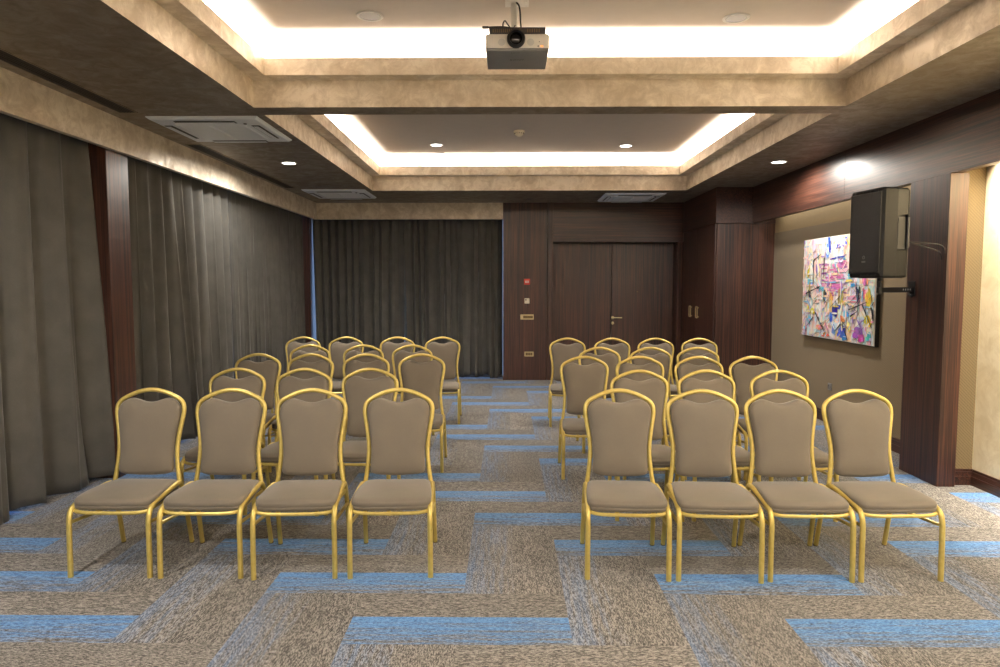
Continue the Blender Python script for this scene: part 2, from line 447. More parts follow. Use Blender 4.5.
# ------------------------------------------------------------------ closet in the back right corner
CXF, CYF, ZB = 2.81, 9.26, 2.37
cl = thing('closet', 'dark wood built-in closet with brass ring pulls right of the double door', 'closet', (CXF, CYF, 0))
obj('body', bx(.022, .80, 0, 1.71, 0, ZB-.003, bev=.003), wood_v, cl)
b_ = B(); box(b_, .0, .80, -.004, 1.71, ZB, ZS-.001, bev=.003)
obj('cornice_panel', b_, wood_y, cl)
for (a, b, hy) in ((.03, .86, .78), (.866, 1.68, 1.14)):
    d_ = obj('door', bx(0, .020, a, b, .06, ZB-.008, bev=.002), wood_v, cl)
    bm = B(); y = hy if hy < 1 else hy
    pth = [(-.022, y-.045, 1.06), (-.022, y+.045, 1.06), (-.022, y+.045, 1.22), (-.022, y-.045, 1.22)]
    for p, q in zip(pth, pth[1:]+pth[:1]): tube(bm, [p, q], .0075, 8)
    for zz in (1.075, 1.205): tube(bm, [(0, y-.045, zz), (-.022, y-.045, zz)], .006, 8)
    obj('handle', bm, brass, d_)

# ------------------------------------------------------------------ right side: beam, pillar, niches
XR = 3.30
bm = B(); box(bm, XR, XR+.07, 6.772, CYF-.006, ZB, ZS+.01, bev=.002)
struct('trim_10', bm, wood_y)
struct('trim_11', bx(XR, XR+.07, -2.6, 6.77, ZB, ZS+.01, bev=.002), wood_y)
struct('trim_12', bx(3.285, 3.425, 5.14, 5.64, 0, ZB-.001, bev=.003), wood_v)
bm = B(); box(bm, 3.60, 3.95, 5.60, CYF+.05, 0, 2.235); struct('wall_right', bm, weave_m)
bm = B(); box(bm, 3.605, 3.95, 5.60, CYF+.05, 2.236, 2.9); struct('wall_right_upper', bm, smooth_beige)
bm = B(); box(bm, 3.59, 3.95, -2.6, 5.20, 0, 2.9)
struct('wall_right_near', bm, st_wall)
struct('wall_right_return', bx(3.425, 3.95, 5.20, 5.60, 0, 2.9), weave_m)
struct('ceiling_niche', bx(XR+.07, 3.60, -2.6, CYF, 2.60, 2.64), smooth_beige)
struct('wall_closet_side', bx(3.615, 3.95, CYF+.05, 11.5, 0, 2.9), backwall_m)
struct('wall_behind_door', bx(-.06, 3.9, 11.48, 11.6, 0, ZC), backwall_m)
def skirting(name, pts):
    """moulded skirting: profile swept as boxes along straight runs"""
    bm = B()
    for x0, x1, y0, y1, nx, ny in pts:
        for d, za, zb in ((.016, 0, .07), (.012, .07, .105), (.007, .105, .125)):
            if nx: box(bm, x0-d, x0, y0, y1, za, zb, bev=.001)
            else: box(bm, x0, x1, y0-d, y0, za, zb, bev=.001)
    struct(name, bm, wood_y)
skirting('baseboard_right', [(3.60, 3.60, 5.64, CYF-.01, 1, 0)])
skirting('baseboard_near', [(3.59, 3.59, -2.6, 5.184, 1, 0), (3.426, 3.59, 5.20, 5.2, 0, 1)])
# wall behind the camera
struct('wall_front', bx(-3.6, 3.95, -2.75, -2.6, 0, ZC), backwall_m)

# ------------------------------------------------------------------ ceiling fittings
def downlight(x, y, z, lit, label):
    t = thing('downlight', label, 'downlight', (x, y, z), group='recessed ceiling downlights' if lit else 'unlit ceiling downlights')
    bm = B(); lathe(bm, [(.070, -.002), (.072, -.005), (.082, -.006), (.088, -.003), (.088, .0)], 32)
    obj('trim_ring', bm, white_pl, t, True)
    bm = B(); lathe(bm, [(0, -.004), (.068, -.004), (.070, -.002)], 24)
    obj('lens', bm, lamp_on if lit else grey_pl, t, True)
    if lit:
        d = bpy.data.lights.new('downlight_beam', 'SPOT'); d.energy = DOWN_SPOT; d.spot_size = 3.05 if z < 3 else 2.1; d.spot_blend = .45 if z < 3 else .8
        d.shadow_soft_size = .05; d.color = (1.0, .93, .84)
        o = bpy.data.objects.new('downlight_beam', d); C.objects.link(o); o.parent = t; o.location = (0, 0, -.02)
    return t
lamp_on = emit('lamp_lens', (1, .93, .84), 8)
downlight(-2.35, 7.41, ZS, True, 'lit round downlight in the left soffit beside the valance')
downlight(2.90, 7.40, ZS, True, 'lit round downlight in the right soffit near the dark wooden beam')
downlight(-.90, 8.80, ZC, True, 'lit round downlight in the far ceiling tray, left of smoke detector')
downlight(1.52, 8.88, ZC, True, 'lit round downlight in the far ceiling tray, right of smoke detector')
downlight(-.91, 4.64, ZC, False, 'unlit grey downlight left of the projector in the near ceiling tray')
downlight(1.53, 4.70, ZC, False, 'unlit grey downlight right of the projector in the near ceiling tray')
downlight(-2.35, 2.3, ZS, True, 'added unseen fill downlight in the left soffit above the front rows')  # this pair is out of view, added to brighten the room
downlight(2.90, 2.3, ZS, True, 'added unseen fill downlight in the right soffit above the front rows')
for q_, x_ in (('left', -2.35), ('centre left', -.9), ('centre right', 1.52), ('right', 2.90)):
    downlight(x_, -.4, ZS, True, 'added unseen fill downlight in the soffit behind the viewer, %s of the row' % q_)  # row added behind the camera to light the chair fronts
def puck(name, x, y, z, r, label, cat, mat=None, group=None):
    bm = B(); lathe(bm, [(0, -.016), (r*.4, -.016), (r*.55, -.010), (r*.9, -.008), (r, -.003), (r, 0)], 24)
    o = obj(name, bm, mat or white_pl, None, True); o.location = (x, y, z); return tag(o, label, cat, group)
puck('sprinkler_plate', -.90, 9.33, ZC, .05, 'small white round plate behind the left downlight of far tray', 'ceiling plate', None, 'small plates in the far tray')
puck('sprinkler_plate', 1.52, 9.41, ZC, .05, 'small white round plate behind the right downlight of far tray', 'ceiling plate', None, 'small plates in the far tray')
puck('ceiling_sensor', .34, 10.50, ZS, .045, 'tiny grey sensor on the soffit above the wood panel', 'sensor', grey_pl)
t = thing('smoke_detector', 'white round smoke detector in the middle of the far ceiling tray', 'smoke detector', (.14, 8.02, ZC))
bm = B(); lathe(bm, [(.062, 0), (.066, -.010), (.064, -.022), (.058, -.026)], 28); obj('base', bm, almond, t, True)
bm = B(); lathe(bm, [(.050, -.026), (.050, -.036), (.052, -.037), (.050, -.044), (.030, -.060), (.012, -.066), (0, -.066)], 28)
obj('sensing_chamber', bm, almond, t, True)
for k in range(12):
    bm = B(); a = 2*PI*k/12; tube(bm, [(.053*math.cos(a), .053*math.sin(a), -.024), (.053*math.cos(a), .053*math.sin(a), -.038)], .003, 6)
    obj('vent_rib', bm, dark_pl, t)

ac_white = plain('bright_white_plastic', (240,243,246), .4, var=.01)
def ac_unit(x, y, label, proto=None):
    if proto is not None:
        r = dup(proto, label); r.location = (x, y, ZS); return r
    t = thing('air_conditioner', label, 'air conditioner', (x, y, ZS), group='ceiling cassette air conditioners')
    bm = B(); h = .435
    # frame around grille with a sloped rim
    prof = [(h, 0), (h, -.006), (h-.02, -.022), (h-.155, -.030), (h-.16, -.024)]
    rings = []
    for r_, z in prof:
        rings.append([bm.verts.new((sx*r_, sy*r_, z)) for sx, sy in ((-1,-1),(1,-1),(1,1),(-1,1))])
    for A, D in zip(rings, rings[1:]):
        for k in range(4): bm.faces.new((A[k], A[(k+1)%4], D[(k+1)%4], D[k]))
    obj('panel', bm, ac_white, t)
    bm = B(); g = h-.16
    box(bm, -g, g, -g, g, -.028, -.012); 
    obj('intake_grille', bm, grille_m, t)
    bm = B()
    for k in range(19):
        yy = -g+.02+k*(2*g-.04)/18; box(bm, -g+.01, g-.01, yy-.004, yy+.004, -.034, -.028)
    box(bm, -.012, .012, -g, g, -.037, -.028); 
    for a in ((-g-.006, -g+.014, -g, g), (g-.014, g+.006, -g, g), (-g, g, -g-.006, -g+.014), (-g, g, g-.014, g+.006)): box(bm, a[0], a[1], a[2], a[3], -.037, -.026)
    obj('grille_bars', bm, ac_white, t)
    for k in range(4):
        bm = B(); box(bm, -.24, .24, -h+.050, -h+.115, -.0285, -.0265, bev=.0)
        rot = Matrix.Rotation(k*PI/2, 4, 'Z'); bmesh.ops.transform(bm, matrix=rot, verts=bm.verts[:])
        for v in bm.verts: v.co.z -= .002
        sl = obj('air_outlet', bm, dark_pl, t)
        bm = B(); box(bm, -.235, .235, -h+.060, -h+.100, -.0385, -.0355, bev=.001)
        bmesh.ops.transform(bm, matrix=rot, verts=bm.verts[:]); obj('louvre', bm, ac_white, sl)
    bm = B(); lathe(bm, [(0, -.036), (.012, -.036), (.014, -.028)], 14, Matrix.Translation((h-.14, -h+.13, 0))); obj('logo_button', bm, grey_pl, t, True)
    return t
ac = ac_unit(-2.38, 5.80, 'white cassette air conditioner in the left soffit, the one nearest the camera')
ac_unit(-2.39, 9.85, 'white cassette air conditioner at the far end of the left soffit', ac)
ac_unit(1.84, 10.27, 'cassette air conditioner in the far soffit above the double door', ac)

def slot(y0, y1, x, label):
    t = thing('slot_diffuser', label, 'air vent', (x, 0, ZS), group='long slot air diffusers')
    bm = B(); wd = .072
    box(bm, -wd, -wd+.008, y0, y1, -.006, -.0005); box(bm, wd-.008, wd, y0, y1, -.006, -.0005); box(bm, -wd, wd, y1-.008, y1, -.006, -.0005); box(bm, -wd, wd, y0, y0+.008, -.006, -.0005)
    obj('frame', bm, st_shaded, t)
    obj('slot', bx(-wd+.008, wd-.008, y0+.008, y1-.008, -.003, -.0005), slot_m, t)
    bm = B()
    for k in (-1, 0, 1): box(bm, k*.022-.0015, k*.022+.0015, y0+.01, y1-.01, -.006, -.003)
    obj('blade', bm, slot_m, t)
slot(-1.5, 5.25, -2.88, 'long dark slot diffuser in left soffit above the nearest curtain')
slot(6.42, 9.28, -2.93, 'dark slot diffuser in left soffit between the two air conditioners')

# ------------------------------------------------------------------ projector
proj_white = plain('projector_white', (240,236,226), .4, var=.01)
pj = thing('projector', 'white and grey ceiling projector with a black lens hanging in the near tray', 'projector', (.062, 4.44, ZC))
# local: origin at ceiling; body from z -.31 to -.19
zb0, zb1 = -.350, -.256
def prism(bm, outline, y0, y1, top=1.0):
    A = [bm.verts.new((x, y0, z)) for x, z in outline]; D = [bm.verts.new((x*top, y1, z)) for x, z in outline]
    n = len(outline)
    for k in range(n): bm.faces.new((A[k], A[(k+1)%n], D[(k+1)%n], D[k]))
    bm.faces.new(A[::-1]); bm.faces.new(D)
bm = B(); box(bm, -.195, .195, -.19, .17, zb0+.004, zb1, bev=.012); obj('casing', bm, proj_white, pj, True)
bm = B(); box(bm, -.190, .190, -.188, .175, zb0-.008, zb0+.012, bev=.006); obj('underside', bm, grey_pl, pj, True)
bm = B(); box(bm, -.172, .172, -.175, .14, zb1-.002, zb1+.044, bev=.004); obj('top_tray', bm, dark_pl, pj)
lmt = Matrix.Translation((-.008, -.19, zb0+.062)) @ Matrix.Rotation(PI/2, 4, 'X')
bm = B(); lathe(bm, [(.056, -.01), (.056, .012), (.052, .03), (.044, .032), (.040, .018), (.036, .010)], 36, lmt)
lens = obj('lens_barrel', bm, black_m, pj, True)
bm = B(); lathe(bm, [(.037, .008), (.028, .013), (.012, .017), (0, .018)], 32, lmt); obj('lens_glass', bm, black_gl, lens, True)
for sx in (-1, 1):
    bm = B(); m_ = Matrix.Translation((-.008+sx*.088, -.1905, zb0+.042)) @ Matrix.Rotation(PI/2, 4, 'X')
    lathe(bm, [(.021, 0), (.0215, .0012), (.020, .0016), (.019, .0006), (0, .0006)], 28, m_); obj('adjustment_dial', bm, white_pl, pj, True)
bm = B(); box(bm, .142, .156, -.193, -.188, zb0+.014, zb0+.023, bev=.002); obj('indicator_lamp', bm, emit('indicator', (1, .25, .05), 2.5), pj)
bm = B(); box(bm, .122, .132, -.1925, -.188, zb0+.014, zb0+.022, bev=.001); obj('button', bm, grey_pl, pj); bm = B(); box(bm, .131, .136, -.1925, -.188, zb0+.042, zb0+.047); obj('sensor_window', bm, grey_pl, pj)
bm = B()
for k in range(14): box(bm, -.150+k*.0125, -.145+k*.0125, -.178, -.174, zb1+.012, zb1+.032)
for k in range(6): box(bm, .06+k*.014, .066+k*.014, -.178, -.174, zb1+.012, zb1+.032)
obj('socket_row', bm, brass_dk, pj)
def text_mesh(s, size, mtx, mat, name, parent):
    cu = bpy.data.curves.new('tmp_text', 'FONT'); cu.body = s; cu.size = size; cu.extrude = .0006; cu.align_x = 'CENTER'; cu.align_y = 'CENTER'; cu.resolution_u = 3
    o = bpy.data.objects.new('tmp_text', cu); C.objects.link(o)
    bpy.context.view_layer.update()
    me = bpy.data.meshes.new_from_object(o.evaluated_get(bpy.context.evaluated_depsgraph_get()))
    bpy.data.objects.remove(o); me.transform(mtx); me.materials.clear(); me.materials.append(mat); me.name = name
    return link(bpy.data.objects.new(name, me), parent)
mark = plain('mark_grey', (84,84,84), .5)
text_mesh('SONY', .034, Matrix.Translation((0, -.02, zb0-.0085)) @ Matrix.Rotation(PI, 4, 'X'), mark, 'maker_mark', pj)
text_mesh('SONY', .020, Matrix.Translation((-.012, -.150, zb0-.0085)) @ Matrix.Rotation(PI, 4, 'X'), mark, 'maker_mark', pj)
bm = B(); box(bm, -.075, .075, -.055, .055, -.006, 0, bev=.002); 
for sx in (-.055, .055):
    for sy in (-.035, .035): lathe(bm, [(0, -.010), (.007, -.010), (.007, -.006)], 10, Matrix.Translation((sx, sy, 0)))
mt = obj('ceiling_plate', bm, white_pl, pj)
bm = B(); tube(bm, [(-.018, 0, -.006), (-.018, 0, zb1+.03)], .020, 16); obj('mount_pole', bm, white_pl, pj, True)
bm = B(); tube(bm, smooth_path([(-.005, -.02, -.004), (.012, -.03, -.03), (.020, -.03, -.08), (.022, -.04, -.14), (.030, -.06, zb1+.045)], 6), .0055, 8)
tube(bm, smooth_path([(-.200, -.15, zb1+.050), (-.12, -.15, zb1+.054), (-.06, -.14, zb1+.054), (-.03, -.12, zb1+.046)], 6), .005, 8)
tube(bm, smooth_path([(-.085, -.15, zb1+.044), (-.088, -.15, zb1+.070), (-.076, -.15, zb1+.090), (-.06, -.145, zb1+.072), (-.035, -.13, zb1+.044)], 6), .0045, 8)
tube(bm, [(-.03, -.12, zb1+.05), (-.012, -.12, zb1+.075)], .003, 6)
box(bm, -.215, -.175, -.158, -.142, zb1+.044, zb1+.057, bev=.003)
obj('cable', bm, black_m, pj, True)

# ------------------------------------------------------------------ wall fittings on the panelling
def plate(name, x, z, w_, h_, label, cat, m0, inner):
    t = thing(name, label, cat, (x, YB, z))
    obj('plate', bx(-w_/2, w_/2, -.010, -.0005, -h_/2, h_/2, bev=.003), m0, t)
    for nm, (a, b, c, d), mm, dep in inner:
        obj(nm, bx(a, b, -.010-dep, -.0095, c, d, bev=.001), mm, t)
    return t
plate('fire_call_point', .321, 1.592, .095, .095, 'small red fire alarm call point on the wood panel', 'fire alarm', red_m, [('break_glass', (-.03, .03, -.018, .016), white_pl, .003), ('red_bar', (-.008, .008, -.010, .008), red_m, .005)])
plate('thermostat', .322, 1.285, .080, .085, 'small cream control panel between the fire alarm and brass plate', 'thermostat', almond, [('display', (-.028, -.008, .005, .028), dark_pl, .002), ('button', (.004, .022, -.022, -.006), white_pl, .003)])
plate('light_switch', .323, 1.025, .215, .082, 'wide brass light switch plate left of the double door', 'light switch', brass, [('rocker', (-.062, .095, -.022, .022), brass_dk, .004), ('small_rocker', (-.092, -.070, -.022, .022), brass, .004)])
plate('power_outlet', .357, .425, .150, .078, 'brass double socket plate low on the wood panel', 'socket', brass, [('socket', (-.055, -.018, -.022, .022), brass_dk, .002), ('socket', (-.014, .018, -.022, .022), brass_dk, .002), ('socket', (.022, .055, -.022, .022), brass_dk, .002)])
t = thing('power_outlet', 'small grey socket low on the woven wall under the painting', 'socket', (3.60, 7.55, .41))
obj('plate', bx(-.010, -.0005, -.04, .04, -.04, .04, bev=.003), grey_pl, t)
bm = B(); lathe(bm, [(0, -.004), (.021, -.004), (.024, .002), (.024, 0)], 20, Matrix.Translation((-.012, 0, 0)) @ Matrix.Rotation(-PI/2, 4, 'Y')); obj('socket', bm, dark_pl, t, True)

# ------------------------------------------------------------------ painting
def painting():
    yl, yr, z0, z1, xf = 8.22, 6.60, .945, 2.07, 3.555
    W, H_ = yl-yr, z1-z0
    t = thing('painting', 'unframed abstract painting of coloured strokes on the woven right wall', 'painting', (3.60, (yl+yr)/2, (z0+z1)/2))
    canvas_m = plain('painted_canvas', (238,230,218), .6, var=.03)
    obj('canvas', bx(xf-3.60, -.001, -W/2, W/2, -H_/2, H_/2, bev=.002), canvas_m, t)
    edge = obj('canvas_edge', bx(xf-3.60+.004, -.002, -W/2-.006, W/2+.006, -H_/2-.006, H_/2+.002), plain('dark_frame', (28,24,22), .5), t)
    bm = B(); cl_ = bm.loops.layers.float_color.new('paint')
    r = random.Random(5); x = xf-3.60-.0008; lay = [0]
    def P(u, v): return ((.5-u)*W, (.5-v)*H_)     # u 0..1 left->right, v 0..1 top->bottom
    def poly(pts, rgb):
        lay[0] += 1; xx = x-.000012*lay[0]
        vs = [bm.verts.new((xx,)+P(min(max(u, 0.005), .995), min(max(v, 0.005), .995))) for u, v in pts]
        try: f = bm.faces.new(vs)
        except ValueError: return
        c = s2l(rgb)
        for l in f.loops: l[cl_] = c
    def dab(u, v, w_, h_, rgb, ang=0):
        n = 9; pts = []
        for k in range(n):
            a = 2*PI*k/n; q = r.uniform(.75, 1.15)
            c_, s_ = math.cos(a), math.sin(a); c_ = math.copysign(abs(c_)**.55, c_); s_ = math.copysign(abs(s_)**.55, s_)
            dx, dy = c_*w_/2*q, s_*h_/2*q
            pts.append((u+dx*math.cos(ang)-dy*math.sin(ang), v+dx*math.sin(ang)+dy*math.cos(ang)))
        poly(pts, rgb)
    def line(u0, v0, u1, v1, w_, rgb):
        d = Vector((u1-u0, v1-v0)); n = Vector((-d.y, d.x)).normalized()*w_/2
        poly([(u0+n.x, v0+n.y), (u1+n.x*.4, v1+n.y*.4), (u1-n.x*.4, v1-n.y*.4), (u0-n.x, v0-n.y)], rgb)
    pal = [(250,222,214), (246,206,202), (205,228,240), (240,232,196), (226,216,240), (252,246,238), (215,240,232), (250,214,176)]
    pal2 = [(226,150,180), (120,180,214), (236,210,110), (160,130,200), (200,214,150), (240,170,140), (90,130,190), (200,190,180), (180,110,160), (110,190,190), (150,140,130)]
    for k in range(240):
        dab(r.random(), r.random(), r.uniform(.02, .07), r.uniform(.06, .26), r.choice(pal))
    for k in range(330):
        u, v = r.random(), r.random()**.75
        c = r.choice(pal2); q = r.uniform(.1, .6); c = tuple(int(a*q+248*(1-q)) for a in c)
        dab(u, v, r.uniform(.008, .035), r.uniform(.03, .16), c, r.choice([0, 0, 0, .6, -.6, PI/2])+r.uniform(-.08, .08))
    for k in range(60): dab(r.uniform(.33, .62), r.uniform(.25, .58), r.uniform(.05, .16), r.uniform(.01, .035), r.choice([(214,128,176), (190,96,160), (232,160,190), (160,96,170), (240,190,205)]), r.uniform(-.1, .1))
    for a in [(.40,.06,.04,.20,(40,70,190)),(.55,.10,.14,.035,(40,70,200)),(.63,.06,.03,.08,(60,100,220)),(.52,.21,.26,.018,(60,70,180)),(.38,.14,.03,.16,(80,130,220)),
              (.09,.33,.04,.14,(226,206,70)),(.12,.44,.12,.07,(110,190,220)),(.22,.50,.10,.04,(40,60,80)),(.12,.56,.05,.10,(40,44,52)),(.10,.70,.05,.06,(230,205,60)),(.18,.74,.08,.07,(232,208,50)),
              (.12,.82,.09,.10,(120,180,225)),(.06,.92,.05,.05,(130,200,230)),(.36,.60,.05,.16,(30,32,40)),(.30,.52,.10,.05,(90,180,210)),(.45,.66,.06,.22,(230,196,120)),
              (.56,.58,.03,.18,(150,140,60)),(.60,.60,.05,.20,(196,180,90)),(.50,.72,.10,.10,(36,48,150)),(.57,.68,.08,.05,(40,60,170)),(.46,.78,.06,.12,(60,120,210)),(.60,.79,.11,.08,(238,110,50)),
              (.66,.74,.09,.08,(110,190,230)),(.62,.92,.14,.14,(70,100,190)),(.50,.90,.06,.12,(120,160,220)),(.74,.60,.12,.08,(240,150,170)),(.80,.57,.05,.18,(30,30,36)),(.88,.55,.06,.10,(230,120,150)),
              (.86,.40,.05,.20,(214,120,190)),(.93,.36,.05,.24,(240,200,90)),(.93,.60,.07,.24,(232,210,60)),(.98,.72,.03,.18,(24,24,28)),(.93,.78,.08,.10,(236,200,50)),(.82,.90,.14,.14,(150,100,190)),
              (.86,.94,.09,.08,(200,90,170)),(.95,.92,.07,.10,(90,180,200)),(.70,.40,.08,.06,(120,200,220)),(.74,.47,.10,.04,(60,150,190)),(.30,.90,.10,.05,(240,150,120)),(.40,.96,.12,.04,(240,120,90)),
              (.20,.30,.04,.18,(250,200,190)),(.34,.18,.02,.06,(130,40,40)),(.24,.62,.06,.10,(246,190,180)),(.70,.86,.06,.10,(250,220,120)),(.76,.76,.10,.06,(226,180,150))]:
        dab(a[0], a[1], a[2]*.75, a[3]*.85, a[4], r.uniform(-.25, .25)); 
        for q in range(3):
            c = tuple(min(255, max(0, int(x_+r.uniform(-30, 40)))) for x_ in a[4])
            dab(a[0]+r.uniform(-.4, .4)*a[2], a[1]+r.uniform(-.4, .4)*a[3], a[2]*.45, a[3]*.4, c, r.uniform(-.6, .6))
    for k in range(260):
        u, v = r.random(), r.random()
        c = r.choice(pal+pal2[:4]); dab(u, v, r.uniform(.006, .022), r.uniform(.03, .12), c, r.choice([0, 0, .6, -.6, PI/2])+r.uniform(-.08, .08))
    for k in range(110):
        u, v = r.random(), r.uniform(.1, 1); L_ = r.uniform(.05, .2); a = r.choice([PI/2, PI/2, .7, -.7, 2.4])+r.uniform(-.1, .1)
        line(u, v, u+L_*math.cos(a), v+L_*math.sin(a), r.uniform(.002, .007), r.choice([(26,26,34), (26,26,34), (60,60,110), (110,90,80), (255,255,255)]))
    for a in [(.18,.22,.18,.48),(.18,.22,.30,.16),(.34,.20,.34,.40),(.20,.80,.10,.90),(.22,.74,.40,.96),(.60,.84,.52,.92),(.62,.84,.70,.98),(.70,.70,.92,.62),(.72,.76,.82,.70),(.86,.64,.98,.84),(.07,.56,.30,.48)]:
        line(*a, .014, (22,22,28))
    pm = M('paint_strokes'); an = pm.n.new('ShaderNodeVertexColor'); an.layer_name = 'paint'
    n = pm.noise(pm.pos((1, 1, 4)), 60, 3); pm.col(pm.mix(1.0, an.outputs[0], pm.ramp(n, [(.3, (.88,.88,.88,1)), (.6, (1,1,1,1))]), 'MULTIPLY')); pm.set(Roughness=.55)
    me = bpy.data.meshes.new('paint_strokes'); bm.to_mesh(me); bm.free(); me.materials.append(pm.m); link(bpy.data.objects.new('paint_strokes', me), t)
painting()

# ------------------------------------------------------------------ loudspeaker on a wall arm
speaker_m = plain('speaker_black', (11,11,12), .55, var=.05)
speaker_m.node_tree.nodes['Principled BSDF'].inputs['Specular IOR Level'].default_value = .25
def speaker():
    t = thing('loudspeaker', 'black loudspeaker hung on a wall bracket in front of the painting', 'speaker', (2.81, 5.17, 1.595), rotz=math.radians(-80))
    # local frame: front faces -Y, width X, height Z ; trapezoid plan tapering to the back
    W, D, Hh = .35, .27, .65
    fr = W/2; bk = .125
    plan = [(-fr, -D/2+.02), (-fr+.012, -D/2), (fr-.012, -D/2), (fr, -D/2+.02), (fr, -D/2+.12), (bk+.02, D/2-.04), (bk-.02, D/2), (-bk+.02, D/2), (-bk-.02, D/2-.04), (-fr, -D/2+.12)]
    bm = B(); lv = [(0, .95), (.012, 1.0), (Hh-.012, 1.0), (Hh, .95)]; rings = []
    for z, s in lv: rings.append([bm.verts.new((x*s, y*s, z)) for x, y in plan])
    n = len(plan)
    for A, Dn in zip(rings, rings[1:]):
        for k in range(n): bm.faces.new((A[k], A[(k+1)%n], Dn[(k+1)%n], Dn[k]))
    bm.faces.new(rings[0][::-1]); bm.faces.new(rings[-1])
    obj('cabinet', bm, speaker_m, t)
    gm = M('speaker_grille'); vo = gm.add('ShaderNodeTexVoronoi', Scale=160); gm.ln(gm.pos(), vo.inputs['Vector'])
    gm.col(gm.ramp(vo.outputs['Distance'], [(.2, s2l((10,10,11))), (.5, s2l((40,40,42)))])); gm.set(Roughness=.6, Metallic=.2)
    gr = obj('front_grille', bx(-fr+.018, fr-.018, -D/2-.008, -D/2+.002, .035, Hh-.03, bev=.004), gm.m, t)
    bm = B()
    tube(bm, [(-fr+.016, -D/2-.006, .032), (fr-.016, -D/2-.006, .032), (fr-.016, -D/2-.006, Hh-.028), (-fr+.016, -D/2-.006, Hh-.028)], .004, 6, closed=True)
    for k in range(4):
        for z in (.020, Hh-.016): lathe(bm, [(0, .003), (.006, .003), (.006, 0)], 8, Matrix.Translation((-.12+k*.08, -D/2, z)) @ Matrix.Rotation(PI/2, 4, 'X'))
    obj('grille_rim', bm, black_met, t)
    bm = B(); lathe(bm, [(.013, 0), (.013, .002), (.009, .002), (.009, 0)], 18, Matrix.Translation((0, -D/2-.008, .150)) @ Matrix.Rotation(PI/2, 4, 'X'))
    box(bm, -.020, .020, -D/2-.010, -D/2-.008, .112, .124); obj('badge', bm, grey_pl, gr)
    bm = B()       # side handles
    side = lambda sx, yy: sx*(fr+(bk+.02-fr)*((yy+D/2-.12)/(D-.16)))
    for sx in (1, -1):
        bm2 = B()
        a, b = .0, .07
        xa_, xb_ = side(sx, a), side(sx, b)
        box(bm2, min(xa_, xb_)-.006, max(xa_, xb_)+.006, a-.012, b+.004, .20, .44, bev=.006)
        hp = obj('handle_pocket', bm2, black_m, t)
        bm2 = B(); yy = .045; xx = side(sx, yy)+sx*.022
        tube(bm2, smooth_path([(xx-sx*.03, yy+.03, .21), (xx, yy+.02, .225), (xx, yy+.02, .33), (xx, yy+.02, .43), (xx-sx*.03, yy+.03, .445)], 5), .013, 10)
        obj('handle', bm2, dark_pl, hp, True)
    bm = B(); lathe(bm, [(0, -.025), (.018, -.025), (.018, 0), (0, 0)], 16, Matrix.Translation((0, 0, .0))); box(bm, -.12, .12, -.09, .09, -.004, .002); obj('pole_socket', bm, black_met, t)
    # bracket: own thing, fixed to the post
    b = thing('speaker_bracket', 'black perforated steel arm carrying the loudspeaker off the wooden post', 'bracket', (3.285, 5.56, 1.50))
    bm = B(); ax = 2.81-3.285; ay = 5.17-5.56
    d = Vector((ax, ay, 0)); L = d.length; ang = math.atan2(ay, ax)
    box(bm, 0, L+.03, -.011, .011, -.018, .022, bev=.002)
    for k in range(4): lathe(bm, [(0, .0005), (.005, .0005), (.005, 0)], 10, Matrix.Translation((.07+k*.045, .0112, .004)) @ Matrix.Rotation(-PI/2, 4, 'X'))
    bmesh.ops.transform(bm, matrix=Matrix.Rotation(ang, 4, 'Z'), verts=bm.verts[:])
    arm = obj('arm', bm, black_met, b)
    bm = B()
    for k in range(4): lathe(bm, [(0, .0008), (.008, .0008), (.008, 0)], 12, Matrix.Translation((.07+k*.045, .0113, .004)) @ Matrix.Rotation(-PI/2, 4, 'X'))
    bmesh.ops.transform(bm, matrix=Matrix.Rotation(ang, 4, 'Z'), verts=bm.verts[:]); obj('hole', bm, white_pl, arm)
    bm = B(); box(bm, -.008, -.0005, -.045, .045, -.05, .07, bev=.002); obj('wall_plate', bm, black_met, b)
    bm = B(); tube(bm, [(ax, ay, -.03), (ax, ay, .058)], .016, 14); obj('pin', bm, black_met, b, True)
    bm = B(); lathe(bm, [(0, 0), (.010, 0), (.012, .02), (0, .022)], 12, Matrix.Translation((-.02, -.012, -.045)) @ Matrix.Rotation(PI/2, 4, 'X')); box(bm, -.028, -.002, -.014, .014, -.05, -.018); obj('clamp_screw', bm, black_met, b, True)
    bm = B(); tube(bm, smooth_path([(2.975, 5.12, 1.86), (3.20, 5.14, 1.80), (3.25, 5.17, 1.78), (3.284, 5.20, 1.73)], 6), .004, 6)
    tube(bm, smooth_path([(2.975, 5.12, 1.86), (3.21, 5.12, 1.84), (3.284, 5.16, 1.78)], 6), .003, 6)
    tag(obj('speaker_cable', bm, black_m, None, True), 'thin black cable from the loudspeaker to the wooden post', 'cable')
speaker()

